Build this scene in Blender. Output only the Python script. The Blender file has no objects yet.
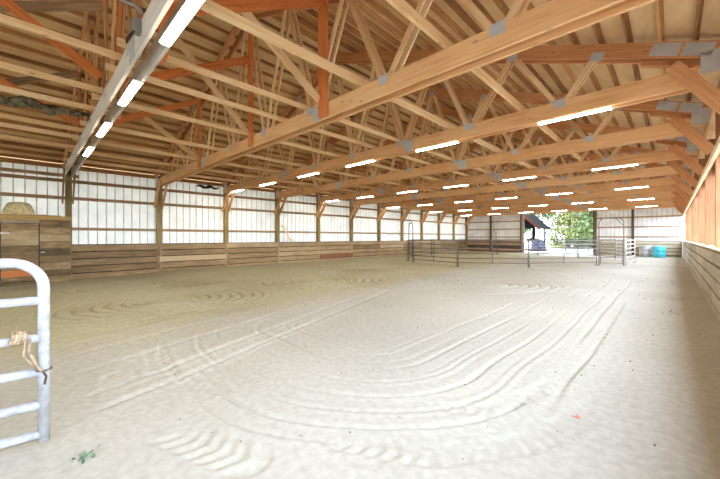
import bpy, math, random
import numpy as np
from mathutils import Vector, Matrix
R = random.Random(7)
scene = bpy.context.scene
COL = scene.collection
PI = math.pi
ORD = ['first','second','third','fourth','fifth','sixth','seventh','eighth','ninth','tenth','eleventh','twelfth',
       'thirteenth','fourteenth','fifteenth','sixteenth','seventeenth','eighteenth','nineteenth','twentieth',
       'twenty-first','twenty-second','twenty-third','twenty-fourth','twenty-fifth','twenty-sixth']

# ------------------------------------------------------------------ measures (metres)
XL, XR = -17.55, 0.64          # inner faces of the two long walls
YB, YF = -4.0, 36.1            # rear end (behind the camera), far wall
CX = -8.45                     # ridge line
SL = 0.376                     # roof slope
ZCH = 4.0                      # underside of the bottom chords
CHD = 0.31                     # bottom chord depth
KW = 1.33                      # kick wall height
def yk(k): return 1.12 + 3.18*k
def z_top(x): return 7.72 - SL*abs(x-CX)      # underside of the top chord
TCD = 0.27                                     # top chord depth (vertical)
PUR = 0.14

# ------------------------------------------------------------------ materials
def lin(c):
    return tuple(((v/255.0)/12.92 if v/255.0 <= .04045 else ((v/255.0+.055)/1.055)**2.4) for v in c) + (1.0,)
def new_mat(name):
    m = bpy.data.materials.new(name); m.use_nodes = True
    nt = m.node_tree; nt.nodes.clear()
    out = nt.nodes.new('ShaderNodeOutputMaterial'); b = nt.nodes.new('ShaderNodeBsdfPrincipled')
    nt.links.new(b.outputs[0], out.inputs[0])
    return m, nt, b
def node(nt, t, **kw):
    n = nt.nodes.new(t)
    for k, v in kw.items(): setattr(n, k, v)
    return n
def ramp(nt, stops):
    r = node(nt, 'ShaderNodeValToRGB'); e = r.color_ramp.elements
    e[0].position, e[0].color = stops[0]; e[1].position, e[1].color = stops[-1]
    for p, c in stops[1:-1]:
        x = e.new(p); x.color = c
    return r
def math_n(nt, op, a, b=None):
    n = node(nt, 'ShaderNodeMath', operation=op)
    for i, v in enumerate((a, b)):
        if v is None: continue
        if isinstance(v, (int, float)): n.inputs[i].default_value = v
        else: nt.links.new(v, n.inputs[i])
    return n.outputs[0]
def wood(name, dark, mid, light, grain=(0.9, 16), rough=.7, tone=.35, knots=True, bump=.25):
    """sawn timber: grain runs along U of the board's own UVs, tone varies per board"""
    m, nt, b = new_mat(name)
    uv = node(nt, 'ShaderNodeUVMap'); oi = node(nt, 'ShaderNodeObjectInfo')
    off = node(nt, 'ShaderNodeVectorMath', operation='SCALE'); cmb = node(nt, 'ShaderNodeCombineXYZ')
    for i in range(3): nt.links.new(oi.outputs['Random'], cmb.inputs[i])
    nt.links.new(cmb.outputs[0], off.inputs[0]); off.inputs['Scale'].default_value = 37.0
    add = node(nt, 'ShaderNodeVectorMath', operation='ADD')
    nt.links.new(uv.outputs[0], add.inputs[0]); nt.links.new(off.outputs[0], add.inputs[1])
    mp = node(nt, 'ShaderNodeMapping'); mp.inputs['Scale'].default_value = (grain[0], grain[1], 1)
    nt.links.new(add.outputs[0], mp.inputs[0])
    n1 = node(nt, 'ShaderNodeTexNoise'); n1.inputs['Scale'].default_value = 1.6; n1.inputs['Detail'].default_value = 6
    n1.inputs['Distortion'].default_value = .6
    nt.links.new(mp.outputs[0], n1.inputs[0])
    n2 = node(nt, 'ShaderNodeTexNoise'); n2.inputs['Scale'].default_value = .8; n2.inputs['Detail'].default_value = 3
    nt.links.new(add.outputs[0], n2.inputs[0])
    at = node(nt, 'ShaderNodeAttribute', attribute_name='tone')
    f = math_n(nt, 'MULTIPLY', n1.outputs[0], .62)
    f = math_n(nt, 'ADD', f, math_n(nt, 'MULTIPLY', n2.outputs[0], .38))
    f = math_n(nt, 'ADD', f, math_n(nt, 'MULTIPLY', math_n(nt, 'SUBTRACT', oi.outputs['Random'], .5), tone*.5))
    f = math_n(nt, 'ADD', f, math_n(nt, 'MULTIPLY', at.outputs['Fac'], tone))
    r = ramp(nt, [(0.0, lin(tuple(c*.35 for c in dark))), (.25, lin(dark)), (.5, lin(mid)), (.75, lin(light))])
    nt.links.new(f, r.inputs[0])
    col = r.outputs[0]
    if knots:
        mk = node(nt, 'ShaderNodeMapping'); mk.inputs['Scale'].default_value = (2.2, 7, 1)
        nt.links.new(add.outputs[0], mk.inputs[0])
        v = node(nt, 'ShaderNodeTexVoronoi'); v.inputs['Scale'].default_value = 1.0
        nt.links.new(mk.outputs[0], v.inputs[0])
        kr = ramp(nt, [(.05, (1, 1, 1, 1)), (.14, (0, 0, 0, 1))]); nt.links.new(v.outputs['Distance'], kr.inputs[0])
        mx = node(nt, 'ShaderNodeMix', data_type='RGBA')
        nt.links.new(math_n(nt, 'MULTIPLY', kr.outputs[0], .6), mx.inputs[0])
        nt.links.new(col, mx.inputs[6]); mx.inputs[7].default_value = lin(tuple(c*.5 for c in dark))
        col = mx.outputs[2]
    nt.links.new(col, b.inputs['Base Color'])
    b.inputs['Roughness'].default_value = rough
    bp = node(nt, 'ShaderNodeBump'); bp.inputs['Strength'].default_value = bump; bp.inputs['Distance'].default_value = .01
    nt.links.new(n1.outputs[0], bp.inputs['Height']); nt.links.new(bp.outputs[0], b.inputs['Normal'])
    return m
def plain(name, c, rough=.5, metal=0, noise=.12, scale=6, bump=0.0, c2=None, spec=.5):
    m, nt, b = new_mat(name)
    tc = node(nt, 'ShaderNodeTexCoord')
    n = node(nt, 'ShaderNodeTexNoise'); n.inputs['Scale'].default_value = scale; n.inputs['Detail'].default_value = 5
    nt.links.new(tc.outputs['Object'], n.inputs[0])
    c2 = c2 or tuple(v*(1-noise*2) for v in c)
    r = ramp(nt, [(.35, lin(c2)), (.6, lin(c))]); nt.links.new(n.outputs[0], r.inputs[0])
    nt.links.new(r.outputs[0], b.inputs['Base Color'])
    b.inputs['Roughness'].default_value = rough; b.inputs['Metallic'].default_value = metal; b.inputs['Specular IOR Level'].default_value = spec
    if bump:
        bp = node(nt, 'ShaderNodeBump'); bp.inputs['Strength'].default_value = bump; bp.inputs['Distance'].default_value = .02
        nt.links.new(n.outputs[0], bp.inputs['Height']); nt.links.new(bp.outputs[0], b.inputs['Normal'])
    return m
def emit(name, c, s):
    m = bpy.data.materials.new(name); m.use_nodes = True; nt = m.node_tree; nt.nodes.clear()
    o = nt.nodes.new('ShaderNodeOutputMaterial'); e = nt.nodes.new('ShaderNodeEmission')
    e.inputs[0].default_value = c; e.inputs[1].default_value = s; nt.links.new(e.outputs[0], o.inputs[0])
    return m

M = {}
M['fir'] = wood('fir_chord', (192, 132, 82), (221, 170, 116), (235, 194, 146), tone=.3)
M['fir_top'] = wood('fir_top_chord', (168, 108, 64), (202, 142, 92), (220, 170, 120), tone=.3)
M['web'] = wood('pale_web', (196, 152, 102), (224, 186, 136), (238, 212, 170), tone=.5)
M['tie'] = wood('pale_tie', (200, 156, 106), (226, 188, 138), (238, 212, 170), tone=.4)
M['red'] = wood('orange_brace', (178, 94, 42), (212, 124, 62), (226, 152, 92), tone=.3)
M['purlin'] = wood('purlin', (124, 80, 46), (176, 124, 74), (212, 164, 110), tone=.7)
M['sheath'] = wood('sheathing', (186, 148, 100), (216, 180, 130), (232, 204, 158), grain=(.6, 3), tone=.2, knots=False, bump=.1)
M['grey_wood'] = wood('white_washed_board', (176, 168, 158), (206, 198, 190), (226, 220, 214), tone=.2, knots=False)
M['post'] = wood('treated_post', (104, 84, 46), (146, 120, 72), (176, 148, 96), tone=.3)
M['darkpost'] = wood('dark_post', (58, 46, 36), (84, 66, 50), (112, 90, 68), tone=.2)
M['girt'] = wood('girt', (112, 84, 56), (158, 126, 92), (190, 160, 124), tone=.4)
M['kick'] = wood('kick_plank', (126, 98, 62), (168, 138, 98), (204, 178, 138), tone=.55)
M['redplank'] = wood('reddish_plank', (104, 62, 36), (142, 88, 54), (168, 112, 74), tone=.2)
M['kick_far'] = wood('kick_plank_brown', (104, 70, 44), (146, 104, 72), (178, 136, 100), tone=.7)
M['kick_grey'] = wood('kick_plank_grey', (150, 136, 112), (186, 172, 146), (212, 200, 178), tone=.4)
M['stall'] = wood('stall_plank', (98, 78, 48), (142, 114, 72), (190, 164, 124), grain=(1.6, 9), tone=.6)
M['yellow'] = wood('yellow_rail', (150, 116, 58), (186, 150, 84), (206, 174, 108), tone=.2)
M['rpost'] = wood('opening_post', (128, 86, 54), (158, 110, 72), (184, 136, 94), tone=.4)
M['header'] = wood('pale_header', (206, 178, 140), (228, 204, 168), (240, 222, 192), tone=.2)
M['siding'] = plain('white_siding', (240, 239, 233), rough=.45, noise=.04, scale=1.2, bump=.05)
M['seam'] = plain('siding_seam', (196, 192, 182), rough=.7, noise=.1)
_nt = M['siding'].node_tree; _b = [n for n in _nt.nodes if n.type == 'BSDF_PRINCIPLED'][0]   # translucency added so that daylight glows through and brightens the wall
_t = node(_nt, 'ShaderNodeBsdfTranslucent'); _t.inputs[0].default_value = (1.0, .94, .76, 1); _m = node(_nt, 'ShaderNodeMixShader'); _m.inputs[0].default_value = .055
_o = [n for n in _nt.nodes if n.type == 'OUTPUT_MATERIAL'][0]
_nt.links.new(_b.outputs[0], _m.inputs[1]); _nt.links.new(_t.outputs[0], _m.inputs[2]); _nt.links.new(_m.outputs[0], _o.inputs[0])
M['siding_far'] = plain('white_siding_far', (236, 236, 236), rough=.45, noise=.04, scale=1.2, bump=.05)
M['galv'] = plain('galvanised_plate', (186, 188, 188), rough=.5, metal=.1, noise=.03, scale=5)
M['white_metal'] = plain('white_metal', (226, 226, 224), rough=.4, noise=.03)
M['gate'] = plain('white_gate_paint', (190, 194, 202), rough=.35, noise=.1, scale=16, c2=(164, 160, 156), bump=.1)
M['dark_pipe'] = plain('dark_pipe', (112, 105, 96), rough=.55, metal=.1, noise=.15, scale=8)
M['grey_pipe'] = plain('grey_pipe', (136, 130, 124), rough=.5, metal=.1, noise=.1, scale=8)
M['white_pipe'] = plain('white_pipe', (222, 216, 210), rough=.5, noise=.1, scale=8)
M['black'] = plain('black_frame', (28, 26, 24), rough=.5, noise=.1)
M['blue'] = plain('blue_plastic', (70, 190, 214), rough=.35, noise=.04)
M['greyplastic'] = plain('grey_plastic', (176, 176, 182), rough=.4, noise=.05)
M['fence'] = plain('fence_board', (84, 80, 74), rough=.9, noise=.1, spec=.04)
M['jamb'] = plain('jamb_board', (128, 118, 72), rough=.8, noise=.1)
M['straw'] = plain('straw', (226, 208, 158), rough=.9, noise=.08, scale=14, bump=.6)
M['rope'] = plain('twine', (186, 160, 130), rough=.9, noise=.15, scale=30)
M['rust'] = plain('rusty_wire', (120, 92, 76), rough=.7, noise=.2, scale=30)
M['conduit'] = plain('conduit', (160, 160, 158), rough=.4, metal=.5, noise=.05)
M['dusty'] = plain('dusty_cloth', (132, 120, 98), rough=.95, noise=.3, scale=9, bump=.5)
M['darkcloth'] = plain('dark_cloth', (58, 44, 40), rough=.9, noise=.3, scale=9)
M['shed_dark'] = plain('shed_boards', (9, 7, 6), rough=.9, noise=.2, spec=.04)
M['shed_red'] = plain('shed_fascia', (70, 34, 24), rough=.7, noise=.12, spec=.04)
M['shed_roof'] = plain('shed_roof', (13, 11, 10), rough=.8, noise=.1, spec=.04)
M['heap'] = plain('grey_heap', (74, 72, 88), rough=.9, noise=.22, scale=3, bump=.5, spec=.04)
M['bark'] = plain('bark', (92, 74, 56), rough=.95, noise=.2)
M['tube'] = emit('lamp_lens', (1.0, .93, .72, 1), 104.0)
M['scrap_red'] = plain('red_scrap', (214, 140, 122), rough=.8, noise=.1)
M['weed'] = plain('weed_green', (112, 146, 112), rough=.8, noise=.2, scale=20)
M['clod'] = plain('dark_clod', (128, 114, 92), rough=1, noise=.2, scale=20)
def leafmat(name, a, b_):
    m, nt, b = new_mat(name)
    g = node(nt, 'ShaderNodeNewGeometry')
    r = ramp(nt, [(0, lin(a)), (1, lin(b_))]); nt.links.new(g.outputs['Random Per Island'], r.inputs[0])
    nt.links.new(r.outputs[0], b.inputs['Base Color']); b.inputs['Roughness'].default_value = .7
    return m
M['leaf_a'] = leafmat('leaf_yellow_green', (96, 104, 50), (160, 160, 96))
M['leaf_b'] = leafmat('leaf_green', (70, 88, 46), (130, 140, 84))
def sandmat(name, a, b_, c_, damp_falloff=None):
    m, nt, b = new_mat(name)
    tc = node(nt, 'ShaderNodeTexCoord')
    def nz(s, d):
        n = node(nt, 'ShaderNodeTexNoise'); n.inputs['Scale'].default_value = s; n.inputs['Detail'].default_value = d
        nt.links.new(tc.outputs['Object'], n.inputs[0]); return n.outputs[0]
    big, fine, grain = nz(.35, 4), nz(14, 6), nz(90, 3)
    f = math_n(nt, 'ADD', math_n(nt, 'MULTIPLY', big, .45), math_n(nt, 'MULTIPLY', fine, .55))
    r = ramp(nt, [(.36, lin(a)), (.5, lin(b_)), (.62, lin(c_))]); nt.links.new(f, r.inputs[0])
    col = r.outputs[0]
    if damp_falloff:      # light falloff painted into the moist, harrowed lane along the white wall, ragged edge
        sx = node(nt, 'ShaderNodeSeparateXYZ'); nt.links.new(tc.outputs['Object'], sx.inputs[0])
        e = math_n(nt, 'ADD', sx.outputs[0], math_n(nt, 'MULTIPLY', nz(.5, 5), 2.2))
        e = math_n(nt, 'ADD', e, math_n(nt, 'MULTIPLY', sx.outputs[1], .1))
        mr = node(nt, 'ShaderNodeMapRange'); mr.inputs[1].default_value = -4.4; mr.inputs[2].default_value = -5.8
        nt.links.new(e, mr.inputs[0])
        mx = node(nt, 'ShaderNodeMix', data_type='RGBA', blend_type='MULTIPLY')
        nt.links.new(math_n(nt, 'MULTIPLY', mr.outputs[0], .8), mx.inputs[0]); nt.links.new(col, mx.inputs[6]); mx.inputs[7].default_value = damp_falloff
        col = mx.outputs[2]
    nt.links.new(col, b.inputs['Base Color']); b.inputs['Roughness'].default_value = .95
    b.inputs['Specular IOR Level'].default_value = .15
    h = math_n(nt, 'ADD', math_n(nt, 'MULTIPLY', fine, .7), math_n(nt, 'MULTIPLY', grain, .3))
    bp = node(nt, 'ShaderNodeBump'); bp.inputs['Strength'].default_value = .35; bp.inputs['Distance'].default_value = .008
    nt.links.new(h, bp.inputs['Height']); nt.links.new(bp.outputs[0], b.inputs['Normal'])
    return m
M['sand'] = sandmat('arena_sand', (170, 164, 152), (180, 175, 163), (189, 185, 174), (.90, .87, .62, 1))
M['gravel'] = sandmat('outside_gravel', (120, 116, 108), (140, 136, 128), (156, 152, 144))

# ------------------------------------------------------------------ mesh builder
class MB:
    def __init__(s): s.v, s.f, s.uv, s.tone, s.smooth = [], [], [], [], []
    def face(s, idx, uvs, tone=0.0, smooth=False):
        s.f.append(tuple(idx)); s.uv.append(uvs); s.tone.append(tone); s.smooth.append(smooth)
    def board(s, p0, p1, w, t, up=(0, 0, 1), tone=0.0):
        """a box from p0 to p1; w is its size along 'up', t across"""
        p0, p1, up = Vector(p0), Vector(p1), Vector(up)
        d = p1-p0; L = d.length; d.normalize()
        side = d.cross(up)
        if side.length < 1e-6: side = d.cross(Vector((1, 0, 0)))
        side.normalize(); u = side.cross(d).normalized()
        i = len(s.v); a, b = u*(w/2), side*(t/2)
        for p in (p0, p1):
            for x, y in ((-1, -1), (1, -1), (1, 1), (-1, 1)): s.v.append(p+a*x+b*y)
        o = R.random()*20; q = R.random()*20
        def uvq(l0, c0, c1): return [(o, q+c0), (o, q+c1), (o+L, q+c1), (o+L, q+c0)]
        s.face((i+0, i+1, i+5, i+4), uvq(0, 0, w), tone)
        s.face((i+1, i+2, i+6, i+5), uvq(0, w, w+t), tone)
        s.face((i+2, i+3, i+7, i+6), uvq(0, w+t, 2*w+t), tone)
        s.face((i+3, i+0, i+4, i+7), uvq(0, 2*w+t, 2*w+2*t), tone)
        s.face((i+3, i+2, i+1, i+0), [(o, q), (o, q+w), (o+t, q+w), (o+t, q)], tone)
        s.face((i+4, i+5, i+6, i+7), [(o, q), (o, q+w), (o+t, q+w), (o+t, q)], tone)
        return s
    def box(s, x0, x1, y0, y1, z0, z1, axis='x', tone=0.0):
        cx, cy, cz = (x0+x1)/2, (y0+y1)/2, (z0+z1)/2
        if axis == 'x': s.board((x0, cy, cz), (x1, cy, cz), z1-z0, y1-y0, (0, 0, 1), tone)
        elif axis == 'y': s.board((cx, y0, cz), (cx, y1, cz), z1-z0, x1-x0, (0, 0, 1), tone)
        else: s.board((cx, cy, z0), (cx, cy, z1), y1-y0, x1-x0, (0, 1, 0), tone)
        return s
    def tube(s, pts, r, n=8, closed=False, caps=True):
        pts = [Vector(p) for p in pts]; i0 = len(s.v); K = len(pts)
        t0 = (pts[1]-pts[0]).normalized()
        ref = Vector((0, 0, 1)) if abs(t0.z) < .9 else Vector((1, 0, 0))
        nrm = (ref-t0*ref.dot(t0)).normalized()
        for k, p in enumerate(pts):
            if closed: t = (pts[(k+1) % K]-pts[k-1]).normalized()
            elif k == 0: t = (pts[1]-p).normalized()
            elif k == K-1: t = (p-pts[k-1]).normalized()
            else: t = ((pts[k+1]-p).normalized()+(p-pts[k-1]).normalized()).normalized()
            nrm = (nrm-t*nrm.dot(t)).normalized(); bn = t.cross(nrm)
            rr = r[k] if isinstance(r, (list, tuple)) else r
            for j in range(n):
                a = 2*PI*j/n; s.v.append(p+(nrm*math.cos(a)+bn*math.sin(a))*rr)
        for k in range(K if closed else K-1):
            k2 = (k+1) % K
            for j in range(n):
                j2 = (j+1) % n
                s.face((i0+k*n+j, i0+k*n+j2, i0+k2*n+j2, i0+k2*n+j), [(k, j/n), (k, j2/n), (k+1, j2/n), (k+1, j/n)], 0, True)
        if caps and not closed:
            s.face([i0+j for j in reversed(range(n))], [(0, 0)]*n); s.face([i0+(K-1)*n+j for j in range(n)], [(0, 0)]*n)
        return s
    def lathe(s, prof, n=24, c=(0, 0, 0)):
        i0 = len(s.v); K = len(prof); c = Vector(c)
        for r, z in prof:
            for j in range(n):
                a = 2*PI*j/n; s.v.append(c+Vector((r*math.cos(a), r*math.sin(a), z)))
        for k in range(K-1):
            for j in range(n):
                j2 = (j+1) % n
                s.face((i0+k*n+j, i0+k*n+j2, i0+(k+1)*n+j2, i0+(k+1)*n+j), [(j/n, k), (j2/n, k), (j2/n, k+1), (j/n, k+1)], 0, True)
        s.face([i0+j for j in reversed(range(n))], [(0, 0)]*n); s.face([i0+(K-1)*n+j for j in range(n)], [(0, 0)]*n)
        return s
    def mesh(s, name, mat):
        me = bpy.data.meshes.new(name)
        me.from_pydata([tuple(v) for v in s.v], [], s.f)
        ul = me.uv_layers.new(name='UVMap')
        flat = [c for f in s.uv for p in f for c in p]
        ul.data.foreach_set('uv', flat)
        at = me.attributes.new('tone', 'FLOAT', 'FACE'); at.data.foreach_set('value', s.tone)
        me.polygons.foreach_set('use_smooth', s.smooth)
        me.materials.append(mat); me.update()
        return me
    def build(s, name, mat, parent=None):
        o = bpy.data.objects.new(name, s.mesh(name, mat)); COL.objects.link(o)
        if parent: o.parent = parent
        return o
def tag(o, label=None, cat=None, group=None, kind=None):
    if label: o['label'] = label
    if cat: o['category'] = cat
    if group: o['group'] = group
    if kind: o['kind'] = kind
    return o
def thing(name, label, cat, loc=(0, 0, 0), rz=0, group=None):
    o = bpy.data.objects.new(name, None); COL.objects.link(o); o.empty_display_size = .1
    o.location = loc; o.rotation_euler = (0, 0, rz)
    return tag(o, label, cat, group, 'thing')
def put(o, loc, rz=0):
    o.location = loc; o.rotation_euler = (0, 0, rz); return o
def dup(root, loc, rz=None, label=None, group=None):
    r = root.copy(); COL.objects.link(r); r.location = loc
    if rz is not None: r.rotation_euler = (0, 0, rz)
    if label: r['label'] = label
    if group: r['group'] = group
    for ch in list(root.children):
        c = ch.copy(); COL.objects.link(c); c.parent = r
        for g in list(ch.children):
            d = g.copy(); COL.objects.link(d); d.parent = c
    return r
def arc(c, r, a0, a1, n, ax=(1, 0, 0), ay=(0, 0, 1)):
    c, ax, ay = Vector(c), Vector(ax), Vector(ay)
    return [c+ax*(r*math.cos(a0+(a1-a0)*i/n))+ay*(r*math.sin(a0+(a1-a0)*i/n)) for i in range(n+1)]

# ------------------------------------------------------------------ camera
F, YAW = 322.0, math.atan2(312.0, 322.0)
cam = bpy.data.cameras.new('camera'); co = bpy.data.objects.new('camera', cam); COL.objects.link(co)
cam.sensor_width = 36; cam.lens = F/720*36; cam.shift_y = -2.0/720; cam.clip_start = .05; cam.clip_end = 400
co.location = (0, 0, 1.6); co.rotation_euler = (PI/2, 0, YAW)
scene.camera = co

# ------------------------------------------------------------------ floor (raked sand)
def vnoise(x, y, sc, seed):
    rs = np.random.RandomState(seed); T = rs.rand(256, 256)
    X, Y = x/sc+1000, y/sc+1000
    xi, yi = np.floor(X).astype(int), np.floor(Y).astype(int); fx, fy = X-xi, Y-yi
    fx, fy = fx*fx*(3-2*fx), fy*fy*(3-2*fy)
    g = lambda a, b: T[a % 256, b % 256]
    return (g(xi, yi)*(1-fx)+g(xi+1, yi)*fx)*(1-fy)+(g(xi, yi+1)*(1-fx)+g(xi+1, yi+1)*fx)*fy-.5
def sst(a, b, x):
    t = np.clip((x-a)/(b-a), 0, 1); return t*t*(3-2*t)
def furrow(d, per, seed=0):
    """rounded crests with a narrow groove every 'per' metres"""
    w = np.abs((d/per) % 1.0-.5)*2
    return -sst(.55, 1.0, w)
def polydist(x, y, pts):
    best = np.full(x.shape, 1e9); along = np.zeros(x.shape); side = np.zeros(x.shape); acc = 0
    for (ax, ay), (bx, by) in zip(pts[:-1], pts[1:]):
        dx, dy = bx-ax, by-ay; L = math.hypot(dx, dy)
        t = np.clip(((x-ax)*dx+(y-ay)*dy)/(L*L), 0, 1)
        px, py = x-(ax+t*dx), y-(ay+t*dy); d = np.hypot(px, py)
        m = d < best
        best = np.where(m, d, best); along = np.where(m, acc+t*L, along); side = np.where(m, np.sign(px*dy-py*dx)*d, side)
        acc += L
    return best, along, side
def sand_height(x, y):
    warp = vnoise(x, y, 1.4, 5)*.35
    h = vnoise(x, y, 2.6, 1)*.035+vnoise(x, y, .6, 2)*.006+vnoise(x, y, .17, 3)*.002+vnoise(x, y, .07, 9)*.002
    # drag marks: a rounded track round the near half of the arena
    cx, cy, hx, hy, cr = -4.0, 9.4, 3.0, 8.0, 2.3
    qx, qy = np.abs(x-cx)-(hx-cr), np.abs(y-cy)-(hy-cr)
    d = np.hypot(np.maximum(qx, 0), np.maximum(qy, 0))+np.minimum(np.maximum(qx, qy), 0)-cr+warp*.35
    m = sst(-6.2, -4.6, x)*sst(-2.4, -1.9, d)*(1-sst(.5, .9, d))*(.35+sst(-.1, .25, vnoise(x, y, 1.9, 11)))
    h += .006*m*furrow(d, .21)
    for d0, a in ((-.05, .026), (.18, .018), (-.32, .014), (-.62, .02), (-.95, .013), (-1.3, .018), (-1.75, .014)):
        h -= a*np.exp(-((d-d0)/.024)**2)*sst(-6.2, -4.6, x)*sst(-.25, .1, vnoise(x, y, 2.3, int(40+d0*10)))
        h += a*.4*np.exp(-((d-d0-.06)/.035)**2)*sst(-6.2, -4.6, x)*sst(-.25, .1, vnoise(x, y, 2.3, int(40+d0*10)))
    # harrow loops in the far lane
    h += .022*sst(-6.6, -7.6, x)*sst(-17.2, -16, x)*furrow(x+warp*1.6+.25*np.sin(y*.5), .26)*(.5+sst(-.2, .3, vnoise(x, y, 2.0, 15)))
    for i, (ax, ay, rr, st) in enumerate(((-9.3, 2.6, 2.3, .95), (-11.6, 5.2, 2.2, .9), (-9.6, 7.6, 2.3, 1.1), (-12.6, 9.5, 2.2, .9),
                                      (-7.2, 10.2, 2.6, .7), (-4.6, 11.2, 2.4, .4), (-10.5, 12.5, 2.5, .9), (-13.6, 14, 2, .8), (-13.2, 2.4, 1.7, .8))):
        r = np.hypot((x-ax)*1.0, (y-ay)*.9)+warp*.5
        mm = (1-sst(rr-.5, rr+.15, r))*sst(.2, .6, r)
        h = h*(1-.5*mm)+.078*st*mm*furrow(r, .25+.03*(i % 3))
    # straight wheel ruts along the hall
    for x0, sl in ((-4.0, -.32), (-4.42, -.32), (-6.0, -.27), (-6.55, -.27), (-7.2, -.22), (-5.2, -.3)):
        dx = x-(x0+sl*(y-1.0))+warp*.15
        mm = sst(.2, .8, y)*(1-sst(9, 13, y))
        h += mm*(-.028*np.exp(-(dx/.05)**2)+.014*np.exp(-((dx-.11)/.05)**2))
    # tyre tread prints
    for pts, w in ((((-1.9, 1.7), (-1.25, 2.05), (-.8, 2.7), (-.5, 3.7), (-.38, 5.0), (-.45, 7.0), (-.6, 9.0)), .13),
                   (((-1.7, 2.6), (-1.2, 3.0), (-.92, 4.0), (-.85, 5.5)), .11),
                   (((-4.6, .75), (-3.6, .62), (-2.9, .85), (-2.2, 1.1)), .2),
                   (((-5.2, 1.25), (-4.2, 1.1), (-3.2, 1.3)), .16)):
        dd, al, sd = polydist(x, y, pts)
        mm = 1-sst(w*.8, w, dd)
        h += mm*(.006*np.clip(np.sin((al+np.abs(sd)*.6)*2*PI/.13)*1.6, -1, 1)-.012)*sst(-.4, .1, vnoise(x, y, .8, 21))
    # churned ground inside the round pen
    rp = np.hypot(x+8.3, y-24.1); h += (1-sst(6.5, 7.5, rp))*(vnoise(x, y, .5, 31)*.10)
    # banked sand at the walls, a low spot near the plank stall
    h += .05*sst(-17.0, -17.55, x)*sst(2.5, 5, y)
    h -= .07*sst(-13.5, -16.5, x)*(1-sst(2, 6, y))
    return h
xs = np.concatenate([np.arange(XL-.35, -12, .07), np.arange(-12, -5, .05), np.arange(-5, XR+.12, .024)])
ys = np.concatenate([np.arange(YB-1, 0, .2), np.arange(0, 4.5, .022), np.arange(4.5, 14, .05), np.arange(14, YF+.25, .12)])
gx, gy = np.meshgrid(xs, ys); gz = sand_height(gx, gy)
me = bpy.data.meshes.new('floor'); nx, ny = len(xs), len(ys)
co3 = np.stack([gx, gy, gz], -1).reshape(-1, 3).astype(np.float32)
ii = (np.arange(ny-1)[:, None]*nx+np.arange(nx-1)[None, :]).reshape(-1)
quads = np.stack([ii, ii+1, ii+nx+1, ii+nx], -1).astype(np.int32)
me.vertices.add(len(co3)); me.vertices.foreach_set('co', co3.ravel())
me.loops.add(quads.size); me.loops.foreach_set('vertex_index', quads.ravel())
me.polygons.add(len(quads)); me.polygons.foreach_set('loop_start', np.arange(0, quads.size, 4, dtype=np.int32))
me.polygons.foreach_set('use_smooth', np.ones(len(quads), dtype=bool))
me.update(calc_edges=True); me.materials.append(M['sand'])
fo = bpy.data.objects.new('floor', me); COL.objects.link(fo); tag(fo, kind='structure')
def fz(x, y): return float(sand_height(np.array([x]), np.array([y]))[0])

g = MB()
def slab(x0, x1, y0, y1):
    i = len(g.v); g.v += [Vector((x0, y0, -.06)), Vector((x1, y0, -.06)), Vector((x1, y1, -.06)), Vector((x0, y1, -.06))]
    g.face((i, i+1, i+2, i+3), [(0, 0), (1, 0), (1, 1), (0, 1)])
slab(-120, 120, YF+.2, 160); slab(XR+.1, 120, -80, YF+.2); slab(-120, XR+.1, -80, YB-1); slab(-120, XL-.35, YB-1, YF+.2)
tag(g.build('ground', M['gravel']), kind='structure')

# ------------------------------------------------------------------ walls: ribbed metal siding
def siding(x0, y0, x1, y1, z0, z1, inward, pitch=.305, holes=None):
    mb = MB(); a, b = Vector((x0, y0, 0)), Vector((x1, y1, 0)); d = b-a; L = d.length; d.normalize(); n = Vector(inward)
    prof = []; t = 0
    while t < L-.001:
        prof += [(t, 0), (min(t+pitch-.07, L), 0), (min(t+pitch-.05, L), -.02), (min(t+pitch-.02, L), -.02)]
        t += pitch
    prof.append((L, 0))
    zz = (lambda s: (z1 if not callable(z1) else z1(a+d*s)))
    i = len(mb.v)
    for s, o in prof:
        p = a+d*s+n*o; mb.v.append(p+Vector((0, 0, z0))); mb.v.append(p+Vector((0, 0, zz(s))))
    for k in range(len(prof)-1):
        j = i+2*k; mb.face((j, j+2, j+3, j+1), [(0, 0), (1, 0), (1, 1), (0, 1)])
    mb.seams = [q for q in range(len(prof)-1) if q % 4 == 2]
    return mb
def seam_mat(o):
    o.data.materials.append(M['seam'])
    for q, p in enumerate(o.data.polygons):
        nrm_z = [o.data.vertices[v].co for v in p.vertices]
        if abs(max(c.x for c in nrm_z)-min(c.x for c in nrm_z))+abs(max(c.y for c in nrm_z)-min(c.y for c in nrm_z)) < .035: p.material_index = 1
    return o
wl = siding(XL-.02, YB, XL-.02, YF, 0, 4.54, (1, 0, 0)).build('wall_left', M['siding']); tag(seam_mat(wl), kind='structure')
zr = lambda p: z_top(p.x)+TCD+PUR-.02
wfl = siding(XL-.02, YF, -11.2, YF, 0, zr, (0, -1, 0)); w2 = siding(-5.13, YF, XR+.1, YF, 0, zr, (0, -1, 0)); w3 = siding(-11.2, YF, -5.13, YF, 4.25, zr, (0, -1, 0))
for w in (w2, w3):
    k = len(wfl.v); wfl.v += w.v
    for f, u in zip(w.f, w.uv): wfl.face([q+k for q in f], u)
tag(seam_mat(wfl.build('wall_far', M['siding_far'])), kind='structure')
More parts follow.
